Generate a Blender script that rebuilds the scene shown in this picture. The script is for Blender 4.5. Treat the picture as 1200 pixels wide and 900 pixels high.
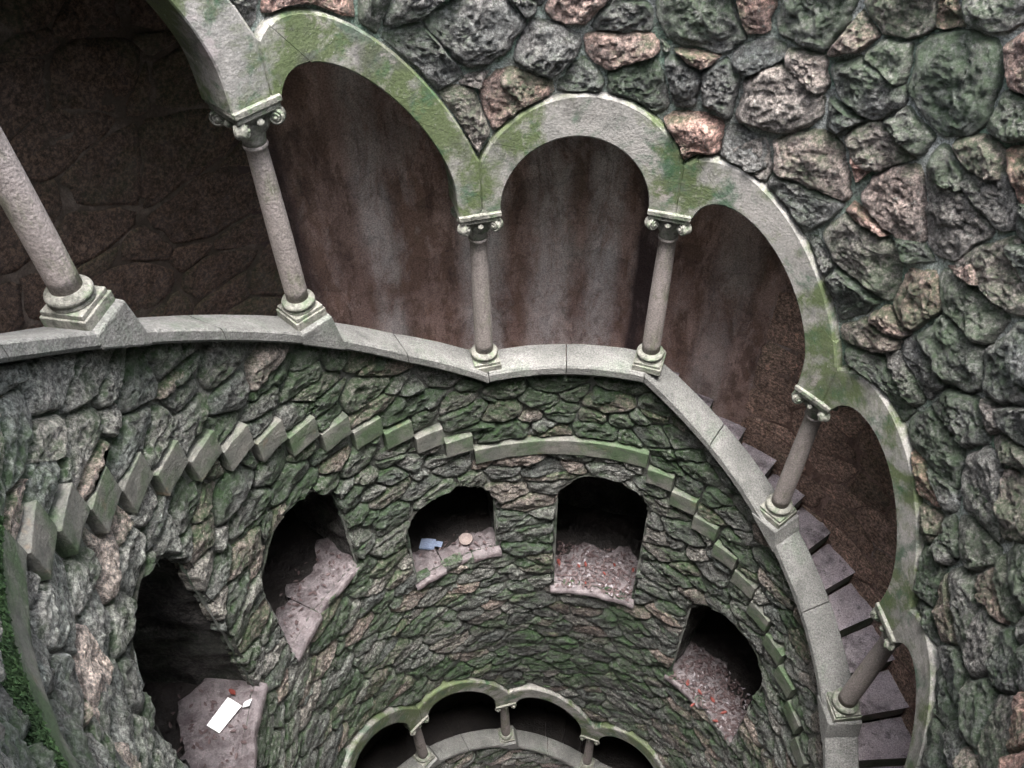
import bpy, math
import numpy as np
from math import sin, cos, pi, radians
from mathutils import Matrix, Vector

# ------------------------------------------------------------------ frame of reference
# the well axis is x = y = 0; z is height above the well's lowest floor
ZO = 15.0                                    # height of the lens above the well floor
BAY = 2*pi/11                                # eleven arcade bays to one turn
TH0 = radians(-12.88)
CAMX, CAMY = -0.272, -2.105
sc = bpy.context.scene
for o in list(bpy.data.objects): bpy.data.objects.remove(o)
COL = sc.collection

# ------------------------------------------------------------------ camera
cd = bpy.data.cameras.new('camera'); cam = bpy.data.objects.new('camera', cd); COL.objects.link(cam)
cd.lens = 963.5/1200*36; cd.sensor_width = 36; cd.clip_start = 0.02; cd.clip_end = 2000
cam.matrix_world = (Matrix.Translation((CAMX, CAMY, ZO)) @ Matrix.Rotation(radians(90-47.43), 4, 'X')
                    @ Matrix.Rotation(radians(-1.27), 4, 'Z'))
sc.camera = cam
sc.render.resolution_x, sc.render.resolution_y = 1024, 768

# ------------------------------------------------------------------ light
w = bpy.data.worlds.new('World'); sc.world = w; w.use_nodes = True
wn = w.node_tree; bg = wn.nodes['Background']
sky = wn.nodes.new('ShaderNodeTexSky'); sky.sky_type = 'NISHITA'; sky.sun_disc = False
SUN_EL, SUN_AZ = radians(83), radians(175)   # azimuth clockwise from +y
sky.sun_elevation = SUN_EL; sky.sun_rotation = SUN_AZ
sky.dust_density = 4.0; sky.air_density = 1.0; sky.ozone_density = 1.0
hs = wn.nodes.new('ShaderNodeHueSaturation'); hs.inputs['Saturation'].default_value = 0.5   # overcast: grey-white sky
wn.links.new(sky.outputs[0], hs.inputs['Color']); wn.links.new(hs.outputs[0], bg.inputs[0])
bg.inputs[1].default_value = 0.15
sl = bpy.data.lights.new('sun', 'SUN'); sl.energy = 1.5; sl.angle = radians(30); sl.color = (1, .985, .96)
so = bpy.data.objects.new('sun', sl); COL.objects.link(so)
so.rotation_euler = Vector((sin(SUN_AZ)*cos(SUN_EL), cos(SUN_AZ)*cos(SUN_EL), sin(SUN_EL))).to_track_quat('Z', 'Y').to_euler()
so.location = (0, 0, ZO+6)
sc.view_settings.view_transform = 'Standard'; sc.view_settings.look = 'None'
sc.view_settings.gamma = 1; sc.view_settings.exposure = 3.32
sc.render.engine = 'CYCLES'; sc.cycles.max_bounces = 8; sc.cycles.diffuse_bounces = 5

# ------------------------------------------------------------------ the helix
ZT = {-9: 2.62, -8: 1.67, -7: 1.67, -6: .72, -5: -.23, -4: -1.18, -3: -1.18, -2: -2.143, -1: -3.122, 0: -4.143, 1: -4.115,
      2: -5.015, 3: -5.912, 4: -6.81, 5: -6.81, 6: -7.78, 7: -8.76, 8: -9.73, 9: -9.73, 10: -10.675,
      11: -11.584, 12: -12.62, 13: -12.62, 14: -13.6, 15: -14.6, 16: -15.6, 17: -16}
KS = np.arange(-9, 18); ZV = np.array([ZT[k] for k in KS], float)
RIM = 1.2                                    # top of the shaft above the lens
def zline(b): return np.interp(b, KS, ZV)
def zflat(b):                                # level over each column, sloping between
    b = np.asarray(b, float); k = np.floor(b); s = np.clip((b-k-.12)/.76, 0, 1)
    return zline(k)*(1-s)+zline(k+1)*s
def lean(b): return np.interp(b, [-2, -1, 0, 1, 2, 3, 4, 5, 6, 12, 13], [.07, .08, .015, .03, .06, .06, .05, .03, .04, .04, .0])
def ext(b):                                  # outer line of the arches
    b = np.asarray(b, float); bw = b-lean(b); s = bw-np.floor(bw)
    return zline(b)+1.30+.65*np.sqrt(np.clip(1-((s-.5)/.56)**2, 0, 1))
LAND = 1.02                                  # floor below the column line
HR = .2
def flights():                               # (b0, b1, top z) for each tread or landing
    out = []
    zl = {}
    for a in (-4, 0, 4, 8, 12):
        zl[a] = {-4: -2.17, 0: -5.14, 4: -6.81-1.0, 8: -9.73-1.0, 12: -12.62-1.0}[a]
    zl[-4] = -2.17
    for a in (-4, 0, 4, 8, 12):
        out.append((a-.12, a+1.11 if a != -4 else a+1.06, zl[a], 'landing'))
        if a < 12:
            z0, z1 = zl[a], zl[a+4]
            n = 15 if a != 4 else 15
            e0, e1 = out[-1][1], a+4-.12
            for i in range(n-1):
                out.append((e0+(e1-e0)*i/(n-1), e0+(e1-e0)*(i+1)/(n-1), z0+(z1-z0)*(i+1)/n, 'step'))
    return out
FL = flights()
FB0 = np.array([f[0] for f in FL]); FB1 = np.array([f[1] for f in FL]); FZ = np.array([f[2] for f in FL])
def ftop(b):
    i = np.clip(np.searchsorted(FB0, np.asarray(b, float), side='right')-1, 0, len(FL)-1)
    return FZ[i]
def P(b, r, z):                              # bay, radius, height relative to the lens -> world
    b = np.asarray(b, float); th = TH0+b*BAY
    return np.stack(np.broadcast_arrays(r*np.sin(th), r*np.cos(th), np.asarray(z, float)+ZO), -1)
def proj(p):
    q = np.asarray(p, float)-np.array([CAMX, CAMY, ZO]); pt = radians(47.43); ro = radians(1.27)
    d = q[..., 1]*cos(pt)-q[..., 2]*sin(pt); u = q[..., 1]*sin(pt)+q[..., 2]*cos(pt)
    X = q[..., 0]/d*963.5; Y = u/d*963.5
    return 600+X*cos(ro)-Y*sin(ro), 450-(X*sin(ro)+Y*cos(ro)), d

# ------------------------------------------------------------------ noise
def _h(i, j, k, s):
    n = (i*374761393+j*668265263+k*2147483647+s*1274126177) & 0xffffffff
    n = ((n ^ (n >> 13))*1274126177) & 0xffffffff
    return ((n ^ (n >> 16)) & 0xffff)/65535.0
def vnoise(p, s=0):
    p = np.asarray(p, float); i = np.floor(p).astype(np.int64); f = p-i; f = f*f*(3-2*f); r = 0
    for dx in (0, 1):
        for dy in (0, 1):
            for dz in (0, 1):
                wgt = (f[..., 0] if dx else 1-f[..., 0])*(f[..., 1] if dy else 1-f[..., 1])*(f[..., 2] if dz else 1-f[..., 2])
                r = r+wgt*_h(i[..., 0]+dx, i[..., 1]+dy, i[..., 2]+dz, s)
    return r*2-1
def fbm(p, o=3, s=0):
    p = np.asarray(p, float); r = 0; a = 1; t = 0
    for k in range(o): r = r+a*vnoise(p*2**k+17.3*k, s+k); t += a; a *= .55
    return r/t
rng = np.random.default_rng(11)

# ------------------------------------------------------------------ object helpers
def link(name, me, parent=None, loc=None):
    o = bpy.data.objects.new(name, me); COL.objects.link(o)
    if loc is not None: o.location = loc
    if parent is not None: o.parent = parent
    return o
def mesh(name, V, F, mat, smooth=False, attrs=None):
    me = bpy.data.meshes.new(name); V = np.asarray(V, float)
    me.from_pydata(V.tolist(), [], F if isinstance(F, list) else F.tolist())
    me.materials.append(mat)
    if smooth: me.polygons.foreach_set('use_smooth', [True]*len(me.polygons))
    for k, a in (attrs or {}).items():
        at = me.attributes.new(k, 'FLOAT', 'POINT'); at.data.foreach_set('value', np.asarray(a, np.float32))
    me.update(); return me
def tag(o, label=None, cat=None, group=None, kind=None):
    for k, v in (('label', label), ('category', cat), ('group', group), ('kind', kind)):
        if v: o[k] = v
    return o
def empty(name, loc, label, cat, group=None, rotz=0):
    o = bpy.data.objects.new(name, None); COL.objects.link(o); o.location = loc; o.rotation_euler = (0, 0, rotz)
    return tag(o, label, cat, group)
def grid_faces(n, m, close_u=False):         # n columns x m rows, index = i*m + j
    i, j = np.meshgrid(np.arange(n if close_u else n-1), np.arange(m-1), indexing='ij'); i2 = (i+1) % n
    return np.stack([i*m+j, i2*m+j, i2*m+j+1, i*m+j+1], -1).reshape(-1, 4)
class MB:
    def __init__(s): s.V = []; s.F = []; s.n = 0
    def add(s, V, F):
        V = np.asarray(V, float).reshape(-1, 3); s.V.append(V)
        s.F += [tuple(int(i)+s.n for i in f) for f in F]; s.n += len(V); return s
    def box(s, c, h, rot=None):
        V = np.array([[x, y, z] for x in (-1, 1) for y in (-1, 1) for z in (-1, 1)], float)*np.array(h)
        if rot is not None: V = V @ np.array(rot).T
        return s.add(V+np.array(c), [(0, 1, 3, 2), (4, 6, 7, 5), (0, 4, 5, 1), (2, 3, 7, 6), (0, 2, 6, 4), (1, 5, 7, 3)])
    def lathe(s, prof, n=28, M=None):
        a = np.arange(n)*2*pi/n; pr = np.array(prof, float)
        V = np.stack([np.outer(np.cos(a), pr[:, 0]), np.outer(np.sin(a), pr[:, 0]), np.broadcast_to(pr[:, 1], (n, len(pr)))], -1).reshape(-1, 3)
        F = [tuple(f) for f in grid_faces(n, len(pr), True)]
        m = len(pr); F += [tuple(i*m for i in range(n))[::-1], tuple(i*m+m-1 for i in range(n))]
        if M is not None: V = V @ np.array(M)[:3, :3].T+np.array(M)[:3, 3]
        return s.add(V, F)
    def tube(s, pts, rad, n=8):
        pts = [Vector(p) for p in pts]; V = []
        for i, p in enumerate(pts):
            t = (pts[min(i+1, len(pts)-1)]-pts[max(i-1, 0)]).normalized()
            a = t.orthogonal().normalized() if i == 0 else (a-t*a.dot(t)).normalized(); c = t.cross(a)
            rr = rad[i] if hasattr(rad, '__len__') else rad
            V += [p+(a*cos(k*2*pi/n)+c*sin(k*2*pi/n))*rr for k in range(n)]
        F = [(i*n+k, i*n+(k+1) % n, (i+1)*n+(k+1) % n, (i+1)*n+k) for i in range(len(pts)-1) for k in range(n)]
        F += [tuple(range(n))[::-1], tuple((len(pts)-1)*n+k for k in range(n))]
        return s.add([list(v) for v in V], F)
    def mesh(s, name, mat, smooth=False): return mesh(name, np.concatenate(s.V), s.F, mat, smooth)
    def obj(s, name, mat, parent=None, loc=None, smooth=False, bevel=0):
        o = link(name, s.mesh(name, mat, smooth), parent, loc)
        if bevel:
            m = o.modifiers.new('bevel', 'BEVEL'); m.width = bevel; m.segments = 2; m.limit_method = 'ANGLE'; m.angle_limit = radians(40)
        return o

# ------------------------------------------------------------------ materials
def nodes(name):
    m = bpy.data.materials.new(name); m.use_nodes = True; t = m.node_tree
    return m, t, t.nodes['Principled BSDF']
class NT:
    def __init__(s, t): s.t = t
    def n(s, typ, **kw):
        x = s.t.nodes.new(typ)
        for k, v in kw.items():
            if k in x.inputs: 
                if hasattr(v, 'is_linked'): s.t.links.new(v, x.inputs[k])
                else: x.inputs[k].default_value = v
            else: setattr(x, k, v)
        return x
    def l(s, a, b): s.t.links.new(a, b)
    def noise(s, vec, scale, detail=4, rough=.6, dist=0):
        x = s.t.nodes.new('ShaderNodeTexNoise'); x.inputs['Scale'].default_value = scale; x.inputs['Detail'].default_value = detail
        x.inputs['Roughness'].default_value = rough; x.inputs['Distortion'].default_value = dist; s.l(vec, x.inputs['Vector']); return x.outputs['Fac']
    def ramp(s, fac, stops):
        x = s.t.nodes.new('ShaderNodeValToRGB'); cr = x.color_ramp
        while len(cr.elements) < len(stops): cr.elements.new(.5)
        for e, (p, c) in zip(cr.elements, stops):
            e.position = p; e.color = (c, c, c, 1) if not hasattr(c, '__len__') else (*c, 1)
        s.l(fac, x.inputs[0]); return x.outputs[0]
    def mix(s, fac, a, b, mode='MIX'):
        x = s.t.nodes.new('ShaderNodeMix'); x.data_type = 'RGBA'; x.blend_type = mode
        for i, v in ((0, fac), (6, a), (7, b)):
            if hasattr(v, 'is_linked'): s.l(v, x.inputs[i])
            elif i == 0: x.inputs[0].default_value = v
            else: x.inputs[i].default_value = (*v, 1) if len(v) == 3 else v
        return x.outputs[2]
    def math(s, op, a, b=0.0, c=0.0, clamp=False):
        x = s.t.nodes.new('ShaderNodeMath'); x.operation = op; x.use_clamp = clamp
        for i, v in enumerate((a, b, c)):
            if hasattr(v, 'is_linked'): s.l(v, x.inputs[i])
            else: x.inputs[i].default_value = v
        return x.outputs[0]
def rock_material(name, stops, moss=.5, moss_c=((.04, .078, .034), (.085, .15, .062)), lichen=.35, scale=1.0, gloss=.5, bump=1.0, warm=(.22, .2, .19)):
    m, t, bs = nodes(name); N = NT(t)
    geo = N.n('ShaderNodeNewGeometry'); pos = geo.outputs['Position']
    at = N.n('ShaderNodeAttribute', attribute_name='tone').outputs['Fac']
    at2 = N.n('ShaderNodeAttribute', attribute_name='moss').outputs['Fac']
    base = N.ramp(at, stops)
    big = N.noise(pos, 5*scale, 5, .65)
    base = N.mix(N.ramp(big, [(.38, 0), (.62, 1)]), base, N.mix(.5, base, warm), 'MIX')
    grit = N.noise(pos, 45*scale, 5, .82)
    base = N.mix(1, base, N.ramp(grit, [(.38, .25), (.5, .9), (.60, 2.1)]), 'MULTIPLY')
    dkn = N.n('ShaderNodeAttribute', attribute_name='damp').outputs['Fac']  # 'damp' holds the placed darker and paler areas of the stones
    dm = N.math('ADD', dkn, N.math('MULTIPLY', N.math('SUBTRACT', N.noise(pos, 1.3, 5, .6), .5), 1.6))
    dmr = N.ramp(N.math('ADD', N.math('MULTIPLY', dm, .5), .5), [(.2, 1.7), (.45, 1.0), (1, .3)])
    base = N.mix(1, base, dmr, 'MULTIPLY')
    # lichen flecks
    li = N.ramp(N.noise(pos, 34*scale, 6, .8), [(.58, 0), (.66, 1)])
    base = N.mix(N.math('MULTIPLY', li, lichen), base, (.50, .53, .48))
    # moss: broad patches, stronger on ledges
    nz = N.n('ShaderNodeSeparateXYZ', Vector=geo.outputs['Normal']).outputs['Z']
    mo = N.noise(pos, 1.7, 6, .72)
    mo = N.math('ADD', mo, N.math('MULTIPLY', nz, .10)); mo = N.math('ADD', mo, N.math('MULTIPLY', at2, .25))
    mk = N.ramp(mo, [(.485, 0), (.62, 1)])
    mcol = N.mix(N.noise(pos, 18, 4, .7), moss_c[0], moss_c[1])
    base = N.mix(N.math('MULTIPLY', N.math('MULTIPLY', mk, moss), N.ramp(N.noise(pos, 26*scale, 5, .8), [(.38, .25), (.55, 1)])), base, mcol)
    N.l(base, bs.inputs['Base Color'])
    rg = N.ramp(N.noise(pos, 9, 4, .6), [(.35, max(.12, gloss-.15)), (.65, gloss+.3)]); N.l(rg, bs.inputs['Roughness'])
    mp = N.n('ShaderNodeMapping'); mp.inputs['Scale'].default_value = (1, 1, 1.7); N.l(pos, mp.inputs[0])
    h = N.math('ADD', N.math('MULTIPLY', N.noise(mp.outputs[0], 17*scale, 9, .82, .4), 1.3), N.math('MULTIPLY', N.noise(pos, 70*scale, 4, .75), .45))
    bp = N.n('ShaderNodeBump', Strength=bump, Distance=.055); N.l(h, bp.inputs['Height']); N.l(bp.outputs[0], bs.inputs['Normal'])
    return m
UP = [(0, (.11, .118, .116)), (.35, (.19, .195, .188)), (.62, (.28, .27, .25)), (.82, (.40, .29, .25)), (1, (.56, .33, .27))]
M_upper = rock_material('rubble_upper', UP, moss=.7, lichen=.6)
M_shaft = rock_material('rubble_shaft', [(0, (.135, .15, .14)), (.4, (.235, .25, .228)), (.75, (.33, .33, .30)), (1, (.46, .36, .31))], moss=.9, lichen=.6, gloss=.26)
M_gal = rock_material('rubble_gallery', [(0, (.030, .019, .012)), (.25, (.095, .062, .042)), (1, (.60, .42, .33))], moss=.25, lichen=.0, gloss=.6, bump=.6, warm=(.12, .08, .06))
def plain_material(name, c1, c2, stains=(), pale=None, grain=(.72, 1.22), rough=.75, bump=.3, bscale=60, objspace=False, scale=3.0, streak=False, dark=None):
    m, t, bs = nodes(name); N = NT(t)
    pos = N.n('ShaderNodeNewGeometry').outputs['Position'] if not objspace else N.n('ShaderNodeTexCoord').outputs['Object']
    if objspace:
        rnd = N.n('ShaderNodeObjectInfo').outputs['Random']
        va = N.n('ShaderNodeVectorMath', operation='ADD'); N.l(pos, va.inputs[0])
        cx = N.n('ShaderNodeCombineXYZ'); N.l(N.math('MULTIPLY', rnd, 50), cx.inputs[0]); N.l(cx.outputs[0], va.inputs[1]); pos = va.outputs[0]
    src = pos
    if streak:
        mp = N.n('ShaderNodeMapping'); mp.inputs['Scale'].default_value = (1, 1, .36); N.l(pos, mp.inputs[0]); src = mp.outputs[0]
    c = N.mix(N.ramp(N.noise(src, scale, 6, .65), [(.35, 0), (.65, 1)]), c1, c2)
    for (col, sc_, lo, hi, amt) in stains:
        c = N.mix(N.math('MULTIPLY', N.ramp(N.noise(src, sc_, 7, .7, .3), [(lo, 0), (hi, 1)]), amt), c, col)
    if pale:                                  # lime-wash runs, where the wall carries them
        pa = N.n('ShaderNodeAttribute', attribute_name='moss').outputs['Fac']
        k = N.math('MULTIPLY', pa, N.ramp(N.noise(src, 6, 7, .75, .6), [(.36, .1), (.56, 1)]))
        c = N.mix(N.math('MULTIPLY', k, .7, clamp=True), c, pale)
        wv_ = N.n('ShaderNodeTexNoise', Scale=4.0, Detail=4.0); N.l(pos, wv_.inputs['Vector'])
        vm = N.n('ShaderNodeVectorMath', operation='MULTIPLY_ADD'); N.l(wv_.outputs['Color'], vm.inputs[0]); vm.inputs[1].default_value = (.25, .25, .25); N.l(pos, vm.inputs[2])
        vo = N.n('ShaderNodeTexVoronoi', feature='DISTANCE_TO_EDGE', Scale=3.4); N.l(vm.outputs[0], vo.inputs['Vector'])
        c = N.mix(1, c, N.ramp(vo.outputs['Distance'], [(0, .80), (.03, .96), (.07, 1)]), 'MULTIPLY')   # cracks telegraphing the stones behind the render
        vo2 = N.n('ShaderNodeTexVoronoi', feature='F1', Scale=3.4); N.l(vm.outputs[0], vo2.inputs['Vector'])
        c = N.mix(1, c, N.ramp(vo2.outputs['Color'], [(.2, .88), (.8, 1.14)]), 'MULTIPLY')
        k = N.math('MULTIPLY', N.math('MULTIPLY', pa, -1.0, clamp=True), N.ramp(N.noise(src, 5, 6, .7), [(.3, .5), (.5, 1)])); c = N.mix(k, c, (.05, .032, .03))
    c = N.mix(1, c, N.ramp(N.noise(pos, 90, 4, .75), [(.37, grain[0]), (.63, grain[1])]), 'MULTIPLY')
    N.l(c, bs.inputs['Base Color']); bs.inputs['Roughness'].default_value = rough
    h = N.math('ADD', N.noise(pos, bscale, 6, .7), N.math('MULTIPLY', N.noise(pos, 9, 3, .6), .8))
    bp = N.n('ShaderNodeBump', Strength=bump, Distance=.02); N.l(h, bp.inputs['Height']); N.l(bp.outputs[0], bs.inputs['Normal'])
    return m
G1, G2 = (.06, .092, .018), (.025, .085, .04)
M_arch = plain_material('arch_stone', (.22, .215, .20), (.34, .32, .30),
    [(G1, 2.1, .45, .55, .85), (G2, 5.5, .52, .64, .75), ((.07, .068, .06), 3.3, .52, .66, .6), ((.10, .10, .09), 11, .56, .66, .55), ((.42, .36, .36), 4.3, .60, .68, .6), ((.5, .5, .47), 30, .64, .70, .6)], bump=.38, grain=(.76, 1.2), scale=4)
M_col = plain_material('column_stone', (.22, .195, .18), (.33, .285, .27), [((.12, .145, .07), 6, .54, .66, .7), ((.08, .07, .06), 12, .54, .66, .6), ((.42, .38, .36), 18, .62, .68, .5)], bump=.45, grain=(.65, 1.3), objspace=True, streak=True)
M_cap = plain_material('capital_stone', (.17, .17, .145), (.27, .26, .23), [((.10, .15, .08), 14, .5, .6, .7), ((.05, .05, .04), 20, .5, .62, .7)], bump=.7, objspace=True, scale=12)
M_cope = plain_material('coping_stone', (.13, .13, .122), (.24, .235, .225), [((.09, .12, .085), 3.0, .52, .66, .6), ((.08, .08, .075), 7, .54, .68, .6)], bump=1.0, bscale=60, grain=(.58, 1.4))
M_tread = plain_material('tread_stone', (.48, .42, .45), (.64, .58, .61), [((.08, .065, .07), 4, .50, .66, .75), ((.05, .045, .045), 13, .56, .64, .6), ((.55, .5, .52), 25, .62, .68, .5)], bump=.6, scale=5, grain=(.6, 1.35))
M_block = plain_material('block_stone', (.11, .115, .10), (.20, .19, .17), [((.05, .095, .035), 2.6, .44, .58, .8), ((.24, .15, .09), 5, .60, .70, .6), ((.05, .05, .045), 8, .54, .66, .6)], bump=.8, scale=6)
M_mort_u = plain_material('mortar_upper', (.22, .235, .215), (.44, .46, .44), [((.06, .13, .08), 2.4, .46, .60, .8), ((.09, .09, .08), 9, .5, .62, .7)], bump=1.0, bscale=30, grain=(.4, 1.6))
M_mort = plain_material('mortar_shaft', (.12, .122, .11), (.22, .22, .20), [((.03, .055, .03), 2.4, .48, .6, .8)], bump=1.0, bscale=30)
M_gmort = plain_material('gallery_plaster', (.22, .145, .12), (.46, .33, .28), [((.17, .10, .07), 3.1, .48, .56, .7), ((.50, .46, .44), 2.2, .52, .62, .5), ((.10, .06, .045), 7.5, .52, .58, .6), ((.15, .14, .09), 1.7, .56, .68, .5), ((.45, .36, .32), 9, .60, .66, .5)], bump=1, grain=(.6, 1.4), pale=(.60, .57, .55), bscale=14, streak=True)
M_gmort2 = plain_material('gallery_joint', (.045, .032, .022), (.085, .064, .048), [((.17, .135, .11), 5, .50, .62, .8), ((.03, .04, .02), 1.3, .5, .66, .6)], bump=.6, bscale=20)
M_dark = plain_material('ceiling_and_shade_stone', (.05, .042, .038), (.08, .065, .06), bump=.6)
M_niche = rock_material('niche_rock', [(0, (.012, .011, .010)), (1, (.04, .036, .032))], moss=.3, lichen=.1, gloss=.6)  # near-black rock: the shade inside the recess is put into its colour
M_nfloor = plain_material('niche_floor', (.10, .086, .09), (.20, .17, .175), [((.055, .04, .042), 11, .45, .6, .85), ((.42, .38, .39), 26, .64, .7, .6)], bump=.8, bscale=40, rough=.4, scale=8)
M_floor_shade = plain_material('floor_shade', (.012, .010, .009), (.028, .022, .02), bump=1, bscale=40)  # near-black floor colour standing in for shade
M_moss = plain_material('moss', (.018, .045, .014), (.045, .095, .03), rough=.95, scale=20)
M_ground = plain_material('ground', (.06, .07, .04), (.10, .09, .06))
M_paper = plain_material('paper', (.82, .82, .84), (.86, .86, .86), bump=.05)
M_blue = plain_material('blue_card', (.17, .21, .31), (.22, .27, .38), bump=.05)
M_dish = plain_material('dish', (.24, .19, .175), (.32, .27, .25), bump=.1)
def leaf_mat(name, a, b):
    m, t, bs = nodes(name); N = NT(t)
    c = N.mix(N.noise(N.n('ShaderNodeNewGeometry').outputs['Position'], 25, 2), a, b); N.l(c, bs.inputs['Base Color']); bs.inputs['Roughness'].default_value = .65
    return m
M_leafr = leaf_mat('leaf_red', (.11, .015, .012), (.18, .04, .028)); M_leafb = leaf_mat('leaf_brown', (.04, .028, .028), (.11, .07, .07))
M_leafp = leaf_mat('leaf_pale', (.20, .18, .19), (.34, .31, .33))

# ------------------------------------------------------------------ niches: bay range, floor, top
NICHES = [(-3.0, -2.215, -5.42, -3.42), (-1.84, -1.12, -5.84, -4.56), (-.69, .01, -6.72, -5.60), (.48, 1.175, -7.52, -5.63), (1.65, 2.42, -8.6, -6.78),
          ]
ARC = 2.0*BAY                                 # metres of wall per bay
def sd_niche(b, z):                           # >0 outside every niche opening
    d = np.full(np.shape(b), 9.0)
    for b0, b1, z0, z1 in NICHES:
        hw = (b1-b0)/2*ARC; x = (b-(b0+b1)/2)*ARC; hh = min(.42, hw)
        zs = z1-hh                            # springing
        dx = np.abs(x)-hw; top = np.sqrt((x/hw)**2+(np.maximum(z-zs, 0)/hh)**2)-1
        dd = np.where(z > zs, top*min(hw, hh), np.maximum(dx, z0-z))
        d = np.minimum(d, dd)
    return d

# ------------------------------------------------------------------ setting: ground, enclosing earth, well floor
a = np.linspace(0, 2*pi, 97)[:-1]
V = np.concatenate([np.stack([r*np.sin(a), r*np.cos(a), np.full(96, ZO+RIM)], -1)[:, None] for r in (2.0, 4, 12, 400)], 1).reshape(-1, 3)
tag(link('ground', mesh('ground', V, [tuple(f)[::-1] for f in grid_faces(96, 4, True)], M_ground)), kind='structure')
V = np.stack([np.stack([3.7*np.sin(a), 3.7*np.cos(a), np.full(96, z)], -1) for z in (-.02, ZO+RIM-.01)], 1).reshape(-1, 3)
tag(link('earth', mesh('earth', V, grid_faces(96, 2, True), M_ground)), kind='structure')
tag(link('well_floor', mesh('well_floor', np.stack([4*np.sin(a), 4*np.cos(a), 0*a-.01], -1), [tuple(range(96))], M_tread)), kind='structure')

# ------------------------------------------------------------------ masonry shells
def rwall(b, z, base):                        # uneven mortar bed
    p = P(b, 2.0, z); return base+.018*fbm(p*4, 3, 5)+.01*fbm(p*14, 2, 9)
def strip(name, b0, b1, zlo, zhi, base, mat, nz=60, db=.02, outward=False, holes=False, rough=True):
    n = int((b1-b0)/db)+1; b = np.linspace(b0, b1, n)[:, None]; t = np.linspace(0, 1, nz)[None]
    z = zlo(b)*(1-t)+zhi(b)*t; b = np.broadcast_to(b, z.shape)
    r = rwall(b, z, base) if rough else np.full(z.shape, base)
    F = grid_faces(n, nz)
    if outward: F = F[:, ::-1]
    if holes:
        cb = b.reshape(-1)[F].mean(1); cz = z.reshape(-1)[F].mean(1); F = F[sd_niche(cb, cz) > -.012]
    V = P(b, r, z).reshape(-1, 3)
    bb = b.reshape(-1); g = lambda c, w: np.exp(-((bb-c+.02*fbm(V*np.array([1, 1, 2.]), 3, 71))/w)**4)
    pl = g(.10, .10)+g(.42, .10)*.8+g(.66, .07)-g(.86, .05)+g(-.35, .07)*.7-g(-.78, .12)+g(1.25, .1)*.4 if mat is M_gmort else 0*bb
    return mesh(name, V, F, mat, True, dict(tone=np.full(len(V), .4), moss=pl*1.5))

T_upper = empty('stone_wall', P(1.5, 2.0, -2.5).tolist(), 'rough rubble wall of large mossy boulders above the big arches', 'wall')
T_para = empty('parapet_wall', P(0, 2.0, -4.6).tolist(), 'rough stone parapet wall between the long coping and the stepped tread ends', 'wall')
T_shaft = empty('shaft_wall', P(0, 2.0, -7).tolist(), 'dark mossy rubble shaft wall pierced by five black niches', 'wall')
T_lpar = empty('parapet_wall', P(0+11, 2.0, -12).tolist(), 'dark stone parapet wall below the small distant arcade at the bottom', 'wall')
def setp(o, parent):                          # parent keeping world place
    o.parent = parent; o.matrix_parent_inverse = Matrix.Translation(-Vector(parent.location))
    return o
toprim = lambda b: np.where(b < 5.0, RIM, np.minimum(RIM, zline(b-11)-.3))
o = link('mortar', strip('mortar', -5.6, 4.6, lambda b: ext(b)-.12, lambda b: np.full(b.shape, RIM), 2.028, M_mort_u, 110)); setp(o, T_upper)
o = link('mortar', strip('mortar', -6.2, 4.6, lambda b: ftop(b)-.06+0*b, lambda b: zline(b)-.24, 2.055, M_mort, 16)); setp(o, T_para)
o = link('mortar', strip('mortar', -6.2, 4.6, lambda b: ext(b+11)-.12, lambda b: np.maximum(ftop(b)-.04, ext(b+11)), 2.055, M_mort, 170, .0125, holes=True)); setp(o, T_shaft)
o = link('mortar', strip('mortar', 4.4, 15, lambda b: np.maximum(ftop(b), -15)-.1, lambda b: zline(b)-.24, 2.03, M_mort, 16)); setp(o, T_lpar)
# the sides of the well the photograph looks away from, and the part below the lowest arcade
tag(link('well_shaft', strip('well_shaft', 4.58, 4.85, lambda b: ext(b)-.1, lambda b: np.full(b.shape, RIM), 2.035, M_mort, 40, .05)), kind='structure')
tag(link('well_shaft', strip('well_shaft', 7, 17, lambda b: np.full(b.shape, -15.0), lambda b: np.maximum(ftop(b), -15)-.02, 2.04, M_mort, 40, .05)), kind='structure')
# gallery shells: outer wall, ceiling, back of the parapet
M_g = M_gmort
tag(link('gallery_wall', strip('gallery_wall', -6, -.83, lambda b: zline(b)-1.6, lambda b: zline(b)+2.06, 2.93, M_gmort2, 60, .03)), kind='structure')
tag(link('gallery_wall', strip('gallery_wall', -.84, 6.52, lambda b: zline(b)-1.6, lambda b: zline(b)+2.06, 2.93, M_g, 80, .03)), kind='structure')
tag(link('gallery_wall', strip('gallery_wall', 6.5, 16, lambda b: zline(b)-1.6, lambda b: zline(b)+2.06, 2.93, M_dark, 60, .03)), kind='structure')  # lower gallery's shade is put into this darker wall colour
tag(link('parapet_back', strip('parapet_back', -6, 16, lambda b: zline(b)-1.35, lambda b: zline(b)-.26, 2.16, M_g, 8, .05, True, rough=False)), kind='structure')
n = 440; b = np.linspace(-6, 16, n)[:, None]; r = np.array([[2.04, 2.3, 2.6, 2.98]])
V = P(np.broadcast_to(b, (n, 4)), np.broadcast_to(r, (n, 4)), zline(b)+2.0+.02*fbm(P(np.broadcast_to(b, (n, 4)), r, 0*b)*5)).reshape(-1, 3)
tag(link('gallery_ceiling', mesh('gallery_ceiling', V, grid_faces(n, 4), M_dark, True)), kind='structure')

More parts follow.
